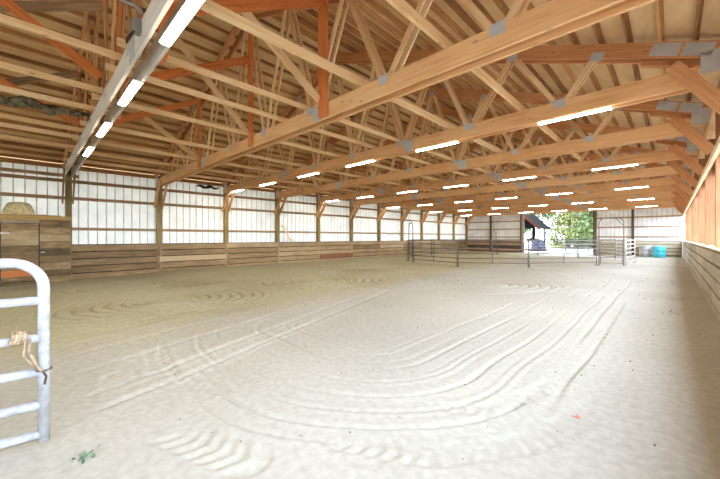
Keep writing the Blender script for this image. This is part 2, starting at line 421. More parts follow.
# right wall: only boarding above the open strip
wr = MB(); wr.box(XR+.27, XR+.31, YB, YF, 3.42, 4.5, 'y'); tag(wr.build('wall_right', M['fir_top']), kind='structure')
tr = MB(); tr.box(XR-.03, XR+.04, YB, YF, 3.29, 3.42, 'y'); tag(tr.build('trim_1', M['header']), kind='structure')
tr = MB(); tr.box(XL-.0, XL+.03, YB, YF, 4.36, 4.54, 'y'); tag(tr.build('trim_2', M['purlin']), kind='structure')
for n_, xx in ((3, -11.2), (4, -5.13)):
    t_ = MB(); t_.box(xx-.07, xx+.07, YF-.02, YF+.14, 0, 4.25, 'z'); tag(t_.build('trim_%d' % n_, M['jamb'] if n_ == 3 else M['fence']), kind='structure')
t_ = MB(); t_.box(-11.2, -5.13, YF-.1, YF-.02, 4.22, 4.5, 'x'); tag(t_.build('trim_5', M['fir_top']), kind='structure')

wb = siding(XR+.1, YB, XL-.02, YB, 0, zr, (0, 1, 0))
for w in ():
    k = len(wb.v); wb.v += w.v
    for f, u in zip(w.f, w.uv): wb.face([q+k for q in f], u)
tag(wb.build('wall_rear', M['siding']), kind='structure')

# ------------------------------------------------------------------ roof deck + purlins
OVR = .86
def zdeck(x): return z_top(x)+TCD+PUR
rf = MB(); y0, y1 = YB-.3, YF+.5
for xa, xb in ((CX, XR+OVR), (XL-.5, CX)):
    i = len(rf.v)
    for dz in (0, .04):
        for (x, y) in ((xa, y0), (xb, y0), (xb, y1), (xa, y1)): rf.v.append(Vector((x, y, zdeck(x)+dz)))
    uvq = [(y0, xa), (y0, xb), (y1, xb), (y1, xa)]
    rf.face((i+3, i+2, i+1, i), [uvq[3], uvq[2], uvq[1], uvq[0]])
    rf.face((i+4, i+5, i+6, i+7), uvq)
    for a_, b_ in ((0, 1), (1, 2), (2, 3), (3, 0)): rf.face((i+a_, i+b_, i+b_+4, i+a_+4), uvq)
tag(rf.build('ceiling', M['sheath']), kind='structure')
NP = 23
for sgn in (1, -1):
    for j in range(NP):
        d = .22+j*.405
        x = CX+sgn*d
        mb = MB(); z = z_top(x)+TCD+PUR/2-.005
        nrm = Vector((sgn*SL, 0, 1)).normalized()
        mb.board((x, YB, z+.004), (x, YF-.06, z+.004), PUR-.02, .04, nrm)
        o = mb.build('roof_purlin', M['purlin'])
        tag(o, '%s roof purlin down from the ridge, %s slope' % (ORD[j], 'open-strip side' if sgn > 0 else 'white-wall side'),
            'purlin', 'roof purlins', 'thing')

# ------------------------------------------------------------------ trusses
BN = [.98, 2.95, 4.95, 6.85]
TN = [0, 1.98, 3.96, 5.95, 7.45]
PLY = .112
def make_truss(label, grp, mats):
    root = thing('roof_truss', label, 'roof truss', (CX, 0, ZCH), 0, grp)
    hl, hr = XL+.0-CX, XR-.02-CX
    def Z(x): return z_top(x+CX)-ZCH           # top chord underside in local z
    for s in (-1, 1):
        mb = MB(); mb.board((hl+.255, s*PLY, CHD/2), (hr-.32 if True else hr, s*PLY, CHD/2), CHD, .045, (0, 0, 1))
        mb.build('bottom_chord', mats['chord'], root)
        for x0, x1 in ((hl+.07, 0), (0, hr-.03)):
            mb = MB(); c = .5*TCD
            mb.board((x0, s*PLY, Z(x0)+c), (x1, s*PLY, Z(x1)+c), TCD*.936, .045, (0, 0, 1))
            mb.build('top_chord', mats['top'], root)
        for h in (-1, 1):
            seq = [(TN[0], 1), (BN[0], 0), (TN[1], 1), (BN[1], 0), (TN[2], 1), (BN[2], 0), (TN[3], 1), (BN[3], 0), (TN[4], 1)]
            for (a, ta), (b, tb) in zip(seq[:-1], seq[1:]):
                if ta: pa, pb = (h*(a+.03), Z(h*a)+.06), (h*(b-.04), CHD-.08)
                else: pa, pb = (h*(a+.04), CHD-.08), (h*(b-.05), Z(h*b)+.06)
                mb = MB(); mb.board((pa[0], s*(PLY-.042), pa[1]), (pb[0], s*(PLY-.042), pb[1]), .038, .092, (0, 1, 0))
                mb.build('web_member', mats['web'], root)
    def plate(x, z, w, h_, rot=0, nm='gusset_plate', t=.006):
        mb = MB(); c, s_ = math.cos(rot), math.sin(rot)
        mb.board((x-w/2*c, -PLY-.026, z-w/2*s_), (x+w/2*c, -PLY-.026, z+w/2*s_), h_, t, (0, 0, 1))
        mb.build(nm, mats['plate'], root)
    for h in (-1, 1):
        for b in BN: plate(h*b, CHD-.05, .2, .16)
        for t in TN[1:]: plate(h*t, Z(h*t)+.03, .2, .16, -h*math.atan(SL))
        plate(h*3.2, CHD/2-.01, .30, .30, 0, 'splice_plate')
    plate(0, Z(0)+.03, .3, .2)
    # heel joints
    a = math.atan(SL)
    for h in (-1, 1):
        e = hr if h > 0 else -hl
        if h > 0:
            plate(h*(e-.70), Z(e-.70)+.14, .36, .20, -a, 'heel_plate'); plate(h*(e-.32), Z(e-.32)+.14, .36, .20, -a, 'heel_plate')
        plate(h*(e-(.16 if h > 0 else .42)), Z(e)+.02, .28, .34, 0, 'heel_plate')
    # heel blocks and knee braces
    mb = MB(); mb.board((hr-1.0, 0, Z(hr-1.0)-.05), (hr-.1, 0, Z(hr-.1)-.05), .09, .12, (0, 0, 1)); mb.build('heel_block', mats['top'], root)
    mb = MB(); mb.board((hr-.62, -PLY-.05, .40), (hr+.02, -PLY-.05, -.52), .20, .045, (1, 0, 1)); mb.build('knee_brace', mats['top'], root)
    for s in (-1, 1):
        mb = MB(); mb.board((hl+.10, s*(PLY+.045), -1.0), (hl+1.0, s*(PLY+.045), .2), .19, .045, (0, 0, 1)); mb.build('knee_brace', mats.get('brace', mats['chord']), root)
    return root
MT = dict(chord=M['fir'], top=M['fir_top'], web=M['web'], plate=M['galv'])
MT0 = dict(brace=M['post'], chord=M['grey_wood'], top=M['fir_top'], web=M['purlin'], plate=M['galv'])
tr0 = make_truss('nearest roof truss with a whitewashed bottom chord, crossing the upper left corner', 'roof trusses', MT0)
tr0.location = (CX, yk(0), ZCH)
tname = {1: 'long unlit roof truss with no tubes, nearest past the whitewashed one', 2: 'nearest fir roof truss with tube lights strung along its bottom chord'}
tr1 = make_truss(tname[1], 'roof trusses', MT); tr1.location = (CX, yk(1), ZCH)
for k in range(2, 12):
    y = yk(k) if k < 11 else YF-.25
    lab = tname.get(k) or '%s fir roof truss beyond the whitewashed one, %s' % (ORD[k-1], 'with tube lights' if k % 2 == 0 else 'without lights')
    dup(tr1, (CX, y, ZCH), label=lab)

# ------------------------------------------------------------------ longitudinal ties on the bottom chords
TIES = [-2.33, -4.0, -5.6, -6.55, -8.12, -10.2, -12.0, -13.7, -15.3]
for j, x in enumerate(TIES):
    mb = MB()
    w_ = .14 if x > -5 else .10
    mb.board((x, yk(0)-.25, ZCH+CHD+w_/2), (x, YF-.2, ZCH+CHD+w_/2), w_, .045, (0, 0, 1))
    tag(mb.build('tie_board', M['tie']), '%s pale tie board from the open strip, running along on the chords' % ORD[j], 'tie board', 'tie boards on the chords', 'thing')

for j, x in enumerate((-6.07, -7.7, -8.9, -10.9, -11.75, -13.1)):
    mb = MB(); mb.board((x, YB, ZCH+CHD+.05), (x, yk(0)+.25, ZCH+CHD+.05), .10, .045, (0, 0, 1))
    tag(mb.build('tie_board', M['tie']), '%s tie board in the upper left, ending on the whitewashed truss' % ORD[j], 'tie board', 'tie boards ending on the whitewashed truss', 'thing')

# ------------------------------------------------------------------ sway bracing between the nearest trusses
for j, x in enumerate((-5.07, -8.1, -11.8)):
    where = ('nearest the open strip', 'under the roof ridge', 'nearest the white wall')[j]
    for k, nm in ((0, 'whitewashed truss'), (1, 'unlit truss behind it')):
        y = yk(k)-PLY-.06 if k else yk(k)+PLY+.06
        mb = MB(); mb.board((x+.04, y, ZCH+.02), (x+.04, y, z_top(x)+.2), .26 if j == 0 else .2, .05, (1, 0, 0))
        tag(mb.build('brace_post', M['red']), 'orange upright board %s, on the %s' % (where, nm if k == 0 else 'first unlit truss'), 'upright board', 'uprights of the sway bracing', 'thing')
    ya, yb = yk(0)+.12, yk(1)-.2
    defs = [((x+.05, yb, 6.32), (x+.05, ya, 4.70), .18, 'orange, falling toward the camera', 'red', 'behind the whitewashed truss'),
            ((x-.06, ya, z_top(x)-.25), (x-.06, yb, 4.38), .15, 'pale, falling away from camera', 'tie', 'behind the whitewashed truss'),
            ((x+.30, yk(0)-.16, 4.66), (x+.30, -2.3, (6.2, 6.75, 6.2)[j]), .16, 'orange, rising toward camera', 'red', 'before the whitewashed truss'),
            ((x+.2, yk(0)-.16, 6.06), (x+.2, -2.3, 4.3), .16, 'grey, falling toward camera', 'girt', 'before the whitewashed truss')]
    for p, q, w, how, mt, wh in defs:
        mb = MB(); mb.board(p, q, w, .045, (0, 0, 1))
        tag(mb.build('sway_brace', M[mt]), 'sway brace %s, %s, %s' % (how, wh, where), 'diagonal brace', 'sway braces', 'thing')

# ------------------------------------------------------------------ lamps under the chords
def make_lamp(label):
    root = thing('ceiling_light', label, 'light', (0, 0, 0), 0, 'tube lights under the trusses')
    mb = MB(); mb.box(-.61, .61, -.055, .055, -.028, 0, 'x'); mb.build('housing', M['white_metal'], root)
    mb = MB()                                   # wrap lens: a shallow rounded trough
    n = 8; i0 = 0
    for x in (-.605, .605):
        for j in range(n+1):
            a = PI+PI*j/n; mb.v.append(Vector((x, .060*math.cos(a), -.024+.020*math.sin(a))))
    for j in range(n): mb.face((j, j+1, n+1+j+1, n+1+j), [(0, 0)]*4, 0, True)
    mb.face(list(range(n, -1, -1)), [(0, 0)]*(n+1)); mb.face(list(range(n+1, 2*n+2)), [(0, 0)]*(n+1))
    mb.build('diffuser', M['tube'], root)
    return root
lamp0 = None
LX = [-1.4, -4.43, -7.2, -9.96, -12.95, -15.9]
for k in (0, 2, 4, 6, 8, 10):
    for j, x in enumerate([-3.85, -6.45, -9.0, -11.6] if k == 0 else LX):
        lab = ('wide glowing box light, %s from the open strip, on the whitewashed truss' % ORD[j]) if k == 0 else \
              ('tube light, %s from the open strip, on the %s truss beyond the whitewashed one' % (ORD[j], ORD[k-1]))
        loc = (x, yk(k)+(.05 if k == 0 else -.04), ZCH-.002)
        if lamp0 is None:
            lamp0 = make_lamp(lab); lamp0.location = loc
        else: dup(lamp0, loc, label=lab)
# conduit + junction box beside the nearest truss
mb = MB(); mb.tube([(-4.76, YB, 4.50), (-4.76, .92, 4.46), (-4.76, 1.0, 4.40)], .022); tag(mb.build('conduit_pipe', M['conduit']), 'grey metal conduit running overhead to the junction box', 'conduit')
jb = thing('junction_box', 'small grey junction box with loose wires beside the whitewashed chord', 'electrical box', (-4.78, .93, 4.2))
mb = MB(); mb.box(-.06, .06, -.04, .05, -.06, .10, 'z'); mb.build('box_body', M['conduit'], jb)
for q in range(3):
    mb = MB(); dx = -.03+.03*q
    mb.tube([(dx, -.03, -.05), (dx-.05, -.08, -.12-.03*q), (dx+.03, -.1, -.2-.03*q), (dx+.06, -.03, -.10)], .006, 6); mb.build('wire', M['black'] if q else M['rust'], jb)

# ------------------------------------------------------------------ posts on the white wall, girts, kick walls
for k in range(0, 12):
    y = yk(k)+.02; pw = .2
    if k == 11: y = YF-.12
    mb = MB(); mb.box(XL+.04, XL+.04+pw, y-pw/2, y+pw/2, -.1, z_top(XL+.24)-.01, 'z')
    lab = 'timber wall post by the tall plank stall, carrying the whitewashed truss' if k == 0 else \
          '%s timber post along the white wall beyond the plank stall post' % ORD[k-1]
    tag(mb.build('wall_post', M['post']), lab, 'post', 'posts along the white wall', 'thing')
for z, w, nm in ((3.88, .13, 'topmost'), (3.19, .13, 'middle'), (1.95, .12, 'lowest')):
    mb = MB(); mb.box(XL-.017, XL+.035, YB, YF-.055, z-w/2, z+w/2, 'y')
    tag(mb.build('wall_girt', M['girt']), '%s wooden girt running along the long white wall' % nm, 'girt', 'girts', 'thing')
mb = MB(); mb.box(XL+.05, XL+.09, YB, yk(0)+.35, 4.02, 4.15, 'y')
tag(mb.build('wall_girt', M['girt']), 'extra grey board above the girts over the plank stall', 'girt', 'girts', 'thing')
def kick_run(p0, p1, nrm, h, rows, mat, tones=None, t=.05, splits=(.5,)):
    """horizontal planks between two floor points; nrm faces the hall"""
    mb = MB(); p0, p1, nrm = Vector(p0), Vector(p1), Vector(nrm); ph = (h+.12)/rows
    for r in range(rows):
        z0, z1 = -.12+r*ph, -.12+(r+1)*ph-.042
        tn = tones[r] if tones else R.uniform(-.25, .25)
        off = nrm*(t/2+R.uniform(-.004, .004))
        mb.board(p0+off+Vector((0, 0, (z0+z1)/2)), p1+off+Vector((0, 0, (z0+z1)/2)), z1-z0, t, (0, 0, 1), tn)
    mb.board(p0-nrm*.025+Vector((0, 0, h/2-.06)), p1-nrm*.025+Vector((0, 0, h/2-.06)), h+.1, .02, (0, 0, 1), -2.5)
    return mb
for k in range(0, 11):
    y0, y1 = yk(k)+(-.25 if k == 0 else 0)+.006, yk(k+1)-.006
    if k == 10: y1 = YF-.07
    tones = [R.uniform(-.22, .25) for _ in range(5)]; mat = M['kick']; extra = ''
    if k == 0: tones = [-.12, -.3, -.18, -.32, -.1]; extra = ', darkest bay'
    if k == 1: tones = [-.2, -.1, .6, -.2, -.15]; extra = ', with one bleached plank'
    if k == 4: tones = [.2, -.1, .3, .2, .1]; extra = ', one reddish plank'
    mb = kick_run((XL+.25, y0, 0), (XL+.25, y1, 0), (1, 0, 0), KW, 5, mat, tones)
    lab = 'plank kick wall along the white siding, %s bay from the stall%s' % (ORD[k], extra)
    kw = tag(mb.build('kick_wall', mat), lab, 'plank wall', 'kick wall bays of the white wall', 'thing')
    if k == 4:
        mb = MB(); mb.board((XL+.308, y0+.01, .31), (XL+.308, y1-.01, .31), .26, .014, (0, 0, 1), -.1)
        p_ = mb.build('plank', M['redplank'], kw); p_['label'] = 'reddish brown plank'
for k in range(2, 11):
    y0, y1 = yk(k)+.006, yk(k+1)-.006
    if k == 10: y1 = YF-.07
    mb = kick_run((XR+.05, y0, 0), (XR+.05, y1, 0), (-1, 0, 0), KW, 5, M['kick_grey'])
    tag(mb.build('kick_wall', M['kick_grey']), 'grey plank kick wall below the open strip, %s bay from the camera' % ORD[k-2], 'plank wall', 'kick wall bays below the open strip', 'thing')
mb = kick_run((XR+.05, YB, 0), (XR+.05, yk(2)-.006, 0), (-1, 0, 0), KW, 5, M['kick_grey'])
tag(mb.build('kick_wall', M['kick_grey']), 'grey plank kick wall beside the camera, cut by the frame', 'plank wall', 'kick wall bays below the open strip', 'thing')
mb = MB(); mb.box(XR-.02, XR+.2, YB, YF-.06, KW, KW+.035, 'y'); tag(mb.build('sill_board', M['header']), 'pale cap board on top of the kick wall below the open strip', 'cap board')
for k in range(2, 11):
    y = yk(k); mb = MB(); mb.box(XR+.055, XR+.26, y-.07, y+.07, -.1, 4.45, 'z')
    tag(mb.build('opening_post', M['rpost']), 'tan post standing in the open strip, %s from the camera' % ORD[k-2], 'post', 'posts of the open strip', 'thing')
# far wall
for x0, x1, nm, side in ((XL+.31, -14.52, 'between the corner and the middle post', 0), (-14.5, -11.3, 'beside the big doorway', 0), (-5.03, -2.42, 'behind the pipe bow gate', 1), (-2.4, XR-.06, 'behind the two barrels', 1)):
    tones = [-.5, .3, -.9, .2, -.1] if not side else None
    mb = kick_run((x0, YF-.075, 0), (x1, YF-.075, 0), (0, -1, 0), KW, 5, M['kick_far'] if not side else M['kick_grey'], tones)
    tag(mb.build('kick_wall', M['kick_far'] if not side else M['kick_grey']), '%s plank kick wall on the far wall %s' % ('brown' if not side else 'grey', nm), 'plank wall', 'kick wall bays of the far wall', 'thing')
for x, nm in ((-14.5, 'midway between corner and doorway'), (-11.32, 'at the doorway edge by the shed'), (-5.0, 'at the doorway edge by the bow gate'), (-2.4, 'above and left of the barrels')):
    mb = MB(); mb.box(x-.09, x+.09, YF-.30, YF-.12, -.1, 4.3, 'z')
    tag(mb.build('wall_post', M['darkpost']), 'dark timber post on the far wall, %s' % nm, 'post', 'posts of the far wall', 'thing')
for x0, x1, nm in ((XL+.05, -11.3, 'left of the doorway'), (-5.0, XR-.05, 'right of the doorway')):
    for z, hn in ((3.33, 'topmost'), (2.5, 'middle'), (1.65, 'lowest')):
        mb = MB(); mb.box(x0, x1, YF-.05, YF-.004, z-.06, z+.06, 'x')
        tag(mb.build('wall_girt', M['girt']), '%s girt on the far white wall %s' % (hn, nm), 'girt', 'girts', 'thing')

# ------------------------------------------------------------------ plank stall on the near left
SX, SY = -16.55, 1.14
st = thing('plank_stall', 'tall weathered plank stall front at the left edge under the white wall', 'stall wall', (SX, SY, 0))
st0 = (-.025)
mb = MB()
for r in range(9):
    z0, z1 = -.12+r*.263, -.12+(r+1)*.263-.01
    mb.board((0, YB-SY, (z0+z1)/2), (0, -1.86, (z0+z1)/2), z1-z0, .05, (0, 0, 1), R.uniform(-.45, .35))
    mb.board((0, -.85, (z0+z1)/2), (0, 0, (z0+z1)/2), z1-z0, .05, (0, 0, 1), R.uniform(-.45, .35))
mb.board((0, -1.86, 2.19), (0, -.85, 2.19), .12, .05, (0, 0, 1), .2)
mb.board((-.01, -1.86, -.06), (-.01, -.85, -.06), .18, .05, (0, 0, 1), -.3)
for a_, b_ in ((YB-SY, -1.86), (-.85, 0)): mb.board((-.035, a_, 1.12), (-.035, b_, 1.12), 2.4, .02, (0, 0, 1), -.6)
mb.build('plank_front', M['stall'], st)
mb = MB()
for r in range(9):
    z0, z1 = -.12+r*.263, -.12+(r+1)*.263-.01
    mb.board((-.03, -.025, (z0+z1)/2), (-.72, -.025, (z0+z1)/2), z1-z0, .05, (0, 0, 1), R.uniform(-.5, .3))
mb.build('plank_return', M['stall'], st)
mb = MB(); mb.box(-.03, .06, YB-SY, 0.02, 2.25, 2.39, 'y'); mb.build('top_rail', M['yellow'], st)
mb = MB(); mb.box(-.95, .02, YB-SY, -.25, 2.395, 2.42, 'y'); mb.build('loft_deck', M['girt'], st)
dr = thing('stall_door', 'plank stall door with a thin black metal frame', 'door', (SX+.02, -.66, 0))
dr['kind'] = 'thing'
mb = MB()
for r in range(8):
    z0, z1 = .05+r*.255, .05+(r+1)*.255-.002
    mb.board((0, .02, (z0+z1)/2), (0, .94, (z0+z1)/2), z1-z0, .04, (0, 0, 1), [-.1, 0, -.1, -.2, -.3, .25, .3, 0][r])
mb.build('door_planks', M['stall'], dr)
mb = MB(); mb.board((.024, .02, .32), (.024, .94, .34), .22, .012, (0, 0, 1), 0); p_ = mb.build('kick_board', M['red'], dr); p_['label'] = 'reddish orange board low on the door'
mb = MB()
mb.box(0, .03, -.005, .025, .02, 2.12, 'z'); mb.box(0, .03, .935, .965, .02, 2.12, 'z'); mb.box(0, .03, -.005, .965, 2.09, 2.12, 'y'); mb.box(0, .03, -.005, .965, .02, .05, 'y')
mb.build('door_frame', M['black'], dr)
for z in (.56, 1.75):
    mb = MB(); mb.board((.035, .0, z), (.035, .22, z+.01), .05, .01, (0, 0, 1)); mb.build('hinge', M['white_metal'], dr)
mb = MB(); mb.board((.05, .99, 1.06), (.05, 1.1, 1.06), .03, .02, (0, 0, 1)); mb.build('latch', M['white_metal'], dr)
# bundle and board lying on the stall
mb = MB(); prof = [(.40*math.cos(a)**.55, .46*math.sin(a)) for a in [PI/2*i/10 for i in range(10)]]+[(.02, .46)]
mb.lathe(prof, 28); o = mb.build('straw_bundle', M['straw']); o.location = (SX-.38, -.22, 2.42)
for v in o.data.vertices:
    w = 1+.06*math.sin(v.co.x*17+v.co.z*9)*math.cos(v.co.y*13); v.co.x *= w*.8; v.co.y *= w
tag(o, 'tan dome shaped bundle lying on top of the plank stall', 'bundle')
mb = MB(); mb.box(SX-.09, SX+.02, -1.6, .55, 2.425, 2.45, 'y'); tag(mb.build('loose_board', M['header']), 'pale thin board lying along the stall top below the dome bundle', 'board')
# leaning sticks and bits by the walls
def lean(p, q, w, t, mat, lab, nm='leaning_board', cat='board'):
    mb = MB(); mb.board(p, q, w, t, (0, 1, 0)); tag(mb.build(nm, mat), lab, cat)
lean((XL+.36, 11.55, 1.34), (XL+.10, 11.0, 2.35), .12, .025, M['header'], 'white board leaning on the kick wall top against the white siding')
lean((XL+.33, 11.75, 1.34), (XL+.10, 11.25, 2.3), .05, .02, M['header'], 'narrow white stick leaning beside the wider leaning board')
lean((-13.85, YF-.14, 1.33), (-14.25, YF-.05, 2.9), .05, .03, M['girt'], 'thin pole leaning on the far wall next to its middle post', 'leaning_pole', 'pole')
mb = MB(); rr = random.Random(4)
pts = [(XL+.05, 6.05+.14*i, 4.24+.05*math.sin(i*1.7)) for i in range(9)]
mb.tube(pts, [.03, .06, .08, .06, .09, .07, .05, .04, .02], 8); tag(mb.build('cloth_rag', M['darkcloth']), 'dark rag hanging at the top of the white wall near the second post', 'rag')
mb = MB(); pts = [(-9.85+.12*math.sin(i*1.3), -1.0+.17*i, ZCH+CHD+.14+.03*math.cos(i*2.1)) for i in range(13)]
mb.tube(pts, [.04, .10, .08, .13, .07, .11, .13, .08, .12, .09, .07, .05, .03], 9); o = mb.build('dusty_tarp', M['dusty']); tag(o, 'dusty grey rolled tarp lying on the tie boards in the upper left', 'tarp')

# ------------------------------------------------------------------ white pipe gate (foreground)
GA = math.atan2(.14, 1.0)       # the gate swings back past the camera
gt = thing('pipe_gate', 'white painted pipe gate with rounded corner at the left edge of the frame', 'gate', (-3.43, .085, 0), -GA)
r_ = .035; zt = 1.415; rad = .19; Lg = 2.6
fr = [(0, 0, .06), (0, 0, zt-rad)]+[tuple(p) for p in arc((0, -rad, zt-rad), rad, 0, PI/2, 8, (0, 1, 0))][1:]+[(0, -Lg+rad, zt)]
fr += [tuple(p) for p in arc((0, -Lg+rad, zt-rad), rad, PI/2, PI, 8, (0, 1, 0))][1:]+[(0, -Lg, .06)]
MB().tube(fr, r_, 14).build('gate_frame', M['gate'], gt)
for z in (1.125, .84, .585, .335, .115):
    MB().tube([(0, -.02, z), (0, -Lg+.02, z)], r_*.9, 12).build('rail', M['gate'], gt)
mb = MB()
for q in range(4):
    a0 = q*.7
    mb.tube([(.045*math.cos(a), -.10-.02*q+.01*math.sin(3*a), .86+.045*math.sin(a)) for a in [a0+2*PI*i/10 for i in range(11)]], .012, 6)
tw = mb.build('twine_wrap', M['rope'], gt); tw['label'] = 'frayed tan twine knotted on the rail'
mb = MB(); mb.tube([(.04, -.07, .86), (.06, -.07, .76), (.05, -.05, .70), (.045, -.02, .62), (.05, .0, .60)], .009, 6)
mb.tube([(.045, -.09, .85), (.055, -.1, .74), (.05, -.04, .63)], .008, 6); mb.build('twine_tail', M['rope'], gt)
mb = MB(); mb.tube([(.045*math.cos(a), .045*math.sin(a), .60) for a in [2*PI*i/12 for i in range(12)]], .006, 6, closed=True)
mb.tube([(.05, .0, .60), (.055, .02, .56), (.05, .01, .50)], .008, 6); mb.build('wire_tie', M['rust'], gt)

# ------------------------------------------------------------------ round pen of pipe panels
RAILS = (.22, .47, .72, .96, 1.2, 1.44)
def make_panel(L, mat, label):
    root = thing('corral_panel', label, 'corral panel', (0, 0, 0), 0, 'pipe panels of the round pen')
    for x in (0.03, L-.03):
        mb = MB(); mb.tube([(x, 0, .02), (x, 0, 1.44)], .022, 8); mb.tube([(x, -.14, .015), (x, 0, .035), (x, .14, .015)], .016, 8); mb.build('end_post', mat, root)
    for z in RAILS: MB().tube([(.03, 0, z), (L-.03, 0, z)], .022, 8).build('rail', mat, root)
    MB().tube([(L/2, 0, .22), (L/2, 0, 1.44)], .02, 8).build('stay', mat, root)
    return root
def span(p, q, mat, label):
    L = math.hypot(q[0]-p[0], q[1]-p[1]); o = make_panel(L, mat, label)
    o.location = (p[0], p[1], min(fz(*p), fz(*q))); o.rotation_euler = (0, 0, math.atan2(q[1]-p[1], q[0]-p[0])); return o
P = [(-11.84, 17.1), (-8.47, 16.45), (-5.49, 18.6), (-3.05, 22.45)]
span(P[0], P[1], M['dark_pipe'], 'dark pipe corral panel next to the narrow bow gate, front of the pen')
span(P[1], P[2], M['dark_pipe'], 'dark pipe corral panel in front of the brown far kick wall, nearest of the pen')
span(P[2], P[3], M['grey_pipe'], 'grey pipe corral panel in front of the bright doorway')
span((-1.84, 23.1), (-1.66, 26.3), M['white_pipe'], 'pale pipe corral panel going back beside the wide bow gate, near the barrels')
back = [(-1.66, 26.3), (-2.9, 29.4), (-5.5, 31.2), (-8.6, 31.7), (-11.8, 30.6), (-14.3, 27.9), (-15.1, 24.5), (-14.9, 21.2), (-13.2, 18.4)]
bl = ['behind the wide bow gate toward the far wall', 'in the right part of the doorway, back of the pen', 'in the left part of the doorway, back of the pen', 'before the brown far wall, back of the pen',
      'in the back left of the pen', 'on the white wall side of the pen, farther one', 'on the white wall side of the pen, middle one', 'on the white wall side, joining the narrow bow gate']
for i, (p, q) in enumerate(zip(back[:-1], back[1:])):
    span(p, q, M['white_pipe'] if i == 0 else M['dark_pipe'], '%s pipe corral panel %s' % ('pale' if i == 0 else 'dark', bl[i]))
def bow_gate(p, q, h, mat, label, gate_mat, square):
    L = math.hypot(q[0]-p[0], q[1]-p[1])
    root = thing('bow_gate', label, 'gate', (p[0], p[1], min(fz(*p), fz(*q))), math.atan2(q[1]-p[1], q[0]-p[0]), 'bow gates of the round pen')
    rad = min(.3, L/2-.03)
    a, b = .03, L-.03
    pts = [(a, 0, .02), (a, 0, h-rad)]+[tuple(v) for v in arc((a+rad, 0, h-rad), rad, PI, PI/2, 6)][1:]+[tuple(v) for v in arc((b-rad, 0, h-rad), rad, PI/2, 0, 6)]+[(b, 0, .02)]
    MB().tube(pts, .028, 8).build('bow_frame', mat, root)
    if square: MB().tube([(b-.4, 0, h), (b, 0, h-.45)], .02, 8).build('corner_brace', mat, root)
    lf = MB().tube([(a+.07, 0, .15), (a+.07, 0, 1.44), (b-.07, 0, 1.44), (b-.07, 0, .15)], .02, 8, closed=True).build('gate_leaf', gate_mat, root)
    for z in RAILS[1:5]: MB().tube([(a+.07, 0, z), (b-.07, 0, z)], .018, 8).build('rail', gate_mat, lf)
    return root
bow_gate((-13.0, 18.25), (-11.9, 17.15), 2.6, M['dark_pipe'], 'narrow dark pipe bow gate at the left end of the pen', M['dark_pipe'], False)
bow_gate((-3.0, 22.55), (-1.9, 23.1), 2.7, M['grey_pipe'], 'wider grey bow gate with a square arch at the right end of the pen', M['grey_pipe'], True)

# ------------------------------------------------------------------ barrels
def barrel(loc, mat, lidmat, r, h, label):
    root = thing('plastic_barrel', label, 'barrel', loc, 0, None)
    prof = [(r*.93, 0), (r*.98, .03), (r, .06), (r, h*.3), (r*1.03, h*.32), (r*1.03, h*.35), (r, h*.37), (r, h*.63), (r*1.03, h*.65), (r*1.03, h*.68), (r, h*.7), (r, h-.05), (r*.97, h-.02)]
    MB().lathe(prof, 28).build('body', mat, root)
    MB().lathe([(r*.97, h-.021), (r*.97, h), (r*.9, h+.005), (r*.88, h-.01), (.01, h-.01)], 28).build('lid', lidmat, root)
barrel((-.74, YF-1.05, .0), M['blue'], M['blue'], .40, .88, 'blue plastic barrel standing at the far wall near the corner')
barrel((-1.62, YF-.7, .0), M['greyplastic'], M['greyplastic'], .36, .90, 'grey plastic barrel standing beside the blue barrel')

# ------------------------------------------------------------------ scraps on the sand
def sprig(x, y, mat, n, sz, lab, nm, cat):
    mb = MB(); rr = random.Random(int(x*100))
    for i in range(n):
        a = rr.uniform(0, 6.28); d = rr.uniform(0, sz); bx, by = x+d*math.cos(a), y+d*math.sin(a)*.7
        z = fz(bx, by); b2 = rr.uniform(0, 6.28); l = rr.uniform(.015, .04)
        mb.board((bx, by, z+.004), (bx+l*math.cos(b2), by+l*math.sin(b2), z+rr.uniform(.01, .03)), .004, .014)
    tag(mb.build(nm, mat), lab, cat, None, 'stuff' if n > 10 else 'thing')
sprig(-3.05, .30, M['weed'], 16, .12, 'scattered green weed bits on the sand near the white gate', 'weed_sprig', 'weed')
sprig(-.60, 3.40, M['scrap_red'], 5, .04, 'small red scrap on the sand beside the tyre prints', 'scrap', 'scrap')

mb = MB(); rr = random.Random(12)
for i in range(420):
    x, y = rr.uniform(-14, .2), .9+rr.random()**1.7*17
    z = fz(x, y); l = rr.uniform(.004, .010)+.0014*y; a = rr.uniform(0, 6.28)
    mb.board((x, y, z+.003), (x+l*math.cos(a), y+l*math.sin(a), z+.006), l*.6, l*.7)
tag(mb.build('dirt_clods', M['clod']), 'small dark clods and chips scattered over the raked sand', 'clods', None, 'stuff')

# ------------------------------------------------------------------ outside the far doorway
sh = thing('shed', 'open sided dark shed with a reddish roof edge beyond the far doorway', 'shed', (-14.2, 45, -.06))
mb = MB()
for xa, za, xb, zb in ((-.1, 5.0, 2.35, 2.75), (-.1, 5.0, -4.2, 2.75)): mb.board((xa, 2.5, za), (xb, 2.5, zb), .08, 5.4, (0, 0, 1))
mb.build('roof', M['shed_roof'], sh)
for xb in (2.3, -4.1): MB().board((-.1, -.22, 4.88), (xb, -.22, 2.68), .3, .05, (0, 0, 1)).build('fascia', M['shed_red'], sh)
mb = MB(); i = 0
for v in ((-4, -.1, 2.75), (1.6, -.1, 2.85), (1.6, -.1, 3.2), (-.1, -.1, 4.8)): mb.v.append(Vector(v))
for v in ((-4, .0, 2.75), (1.6, .0, 2.85), (1.6, .0, 3.2), (-.1, .0, 4.8)): mb.v.append(Vector(v))
mb.face((0, 1, 2, 3), [(0, 0)]*4); mb.face((7, 6, 5, 4), [(0, 0)]*4)
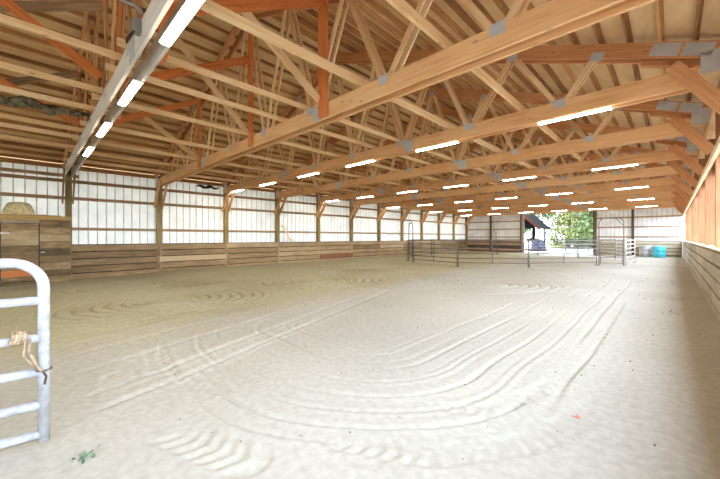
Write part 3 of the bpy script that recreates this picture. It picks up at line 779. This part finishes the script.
for a, b in ((0, 1), (1, 2), (2, 3), (3, 0)): mb.face((a, a+4, b+4, b), [(0, 0)]*4)
mb.build('gable', M['shed_dark'], sh)
for x, y in ((.15, 0), (1.55, 0), (.15, 4.8), (1.55, 4.8)): MB().box(x-.1, x+.1, y-.1, y+.1, 0, 2.95, 'z').build('post', M['shed_dark'], sh)
MB().box(.25, 1.45, 1.5, 2.2, 1.2, 1.55, 'x').build('manger', M['shed_dark'], sh)
mb = MB(); prof = [(.82*math.cos(a)**.6, 1.5*math.sin(a)) for a in [PI/2*i/9 for i in range(9)]]+[(.05, 1.5)]
mb.lathe(prof, 26); o = mb.build('covered_heap', M['heap']); o.location = (-11.75, 43.4, -.06)
for v in o.data.vertices:
    w = 1+.10*math.sin(v.co.x*5+v.co.z*4)*math.cos(v.co.y*6+1); v.co.x *= w; v.co.y *= w
tag(o, 'pale grey rounded heap in front of the dark shed outside', 'heap')
wg = thing('stock_gate', 'white pipe gate folded open at the doorway edge beside the shed', 'gate', (-11.05, YF+.35, 0), math.radians(98))
MB().tube([(0, 0, .15), (0, 0, 1.75), (2.4, 0, 1.75), (2.4, 0, .15)], .04, 8, closed=True).build('gate_frame', M['white_pipe'], wg)
for z in (.42, .69, .96, 1.23, 1.5): MB().tube([(0, 0, z), (2.4, 0, z)], .035, 8).build('rail', M['white_pipe'], wg)
for i, (x, y) in enumerate(((-9.6, 47), (-7.2, 47), (-4.8, 47), (-2.4, 47))):
    ff = thing('paddock_fence', 'board fence section outside the doorway, %s from the shed' % ORD[i], 'fence', (x, y, -.06), 0, 'paddock fence sections')
    MB().box(-.06, .06, -.06, .06, 0, 1.5, 'z').build('post', M['fence'], ff)
    for z in (.45, .9, 1.32): MB().box(.0, 2.4, -.1, -.06, z-.08, z+.08, 'x').build('rail', M['fence'], ff)
def tree(x, y, h, w, mat, n, lab):
    root = thing('tree', lab, 'tree', (x, y, -.06), 0, 'trees beyond the far doorway')
    rr = random.Random(int(x*31+y*7))
    MB().tube([(0, 0, 0), (.1, .05, h*.3), (-.05, 0, h*.6), (.05, 0, h*.9)], [w*.06, w*.05, w*.035, .02], 9).build('trunk', M['bark'], root)
    mb = MB()
    blobs = [(rr.uniform(-.55, .55)*w, rr.uniform(-.55, .55)*w, rr.uniform(.12, .95)*h, rr.uniform(.28, .5)*w) for _ in range(16)]
    for i in range(n):
        bx, by, bz, br = rr.choice(blobs)
        v = Vector((rr.gauss(0, 1), rr.gauss(0, 1), rr.gauss(0, 1))).normalized()*(br*rr.uniform(.55, 1.05))
        c = Vector((bx, by, max(.15, bz)))+v; c.z = max(.1, c.z)
        s_ = rr.uniform(.10, .26)
        a = Vector((rr.gauss(0, 1), rr.gauss(0, 1), rr.gauss(0, 1))).normalized(); b = a.cross(Vector((rr.gauss(0, 1), rr.gauss(0, 1), rr.gauss(0, 1)))).normalized()
        i0 = len(mb.v); mb.v += [c-a*s_, c+b*s_*.5, c+a*s_, c-b*s_*.5]
        mb.face((i0, i0+1, i0+2, i0+3), [(0, 0), (1, 0), (1, 1), (0, 1)])
    mb.build('foliage', mat, root)
for i, (x, y, h, w, mt) in enumerate(((-16.5, 58, 10, 4.2, 'leaf_b'), (-11.8, 60, 11, 4.2, 'leaf_a'), (-7.8, 57, 9.5, 3.8, 'leaf_b'), (-4.2, 59, 10.5, 4.0, 'leaf_a'), (-.4, 57, 10, 3.8, 'leaf_b'), (-9.6, 66, 14, 5.5, 'leaf_a'), (-2.5, 67, 14, 5.5, 'leaf_b'))):
    lab = ['dark green leafy tree behind the shed roof', 'yellow green tree just right of the shed roof', 'green bushy tree in the middle of the doorway view', 'yellow green tree right of the doorway middle',
           'green tree at the right jamb of the doorway', 'tall yellow green tree at the back behind the others', 'tall green tree at the back near the right jamb'][i]
    tree(x, y, h, w, M[mt], 9000, lab)

# ------------------------------------------------------------------ light: overcast-bright sky and a high sun from behind
w = bpy.data.worlds.new('World'); scene.world = w; w.use_nodes = True; nt = w.node_tree; nt.nodes.clear()
out = nt.nodes.new('ShaderNodeOutputWorld'); bg = nt.nodes.new('ShaderNodeBackground')
bg.inputs[0].default_value = (.70, .83, 1.0, 1); bg.inputs[1].default_value = 24.0
nt.links.new(bg.outputs[0], out.inputs[0])
sun = bpy.data.lights.new('sun', 'SUN'); sun.energy = 5; sun.angle = .02; sun.color = (1, .95, .86)
so = bpy.data.objects.new('sun', sun); COL.objects.link(so); so.rotation_euler = (math.radians(20), 0, math.radians(-12))

vs = scene.view_settings; vs.view_transform = 'Standard'; vs.look = 'None'; vs.exposure = -0.62; vs.gamma = 1; vs.use_curve_mapping = False
scene.cycles.use_denoising = True
scene.cycles.max_bounces = 8; scene.cycles.diffuse_bounces = 6
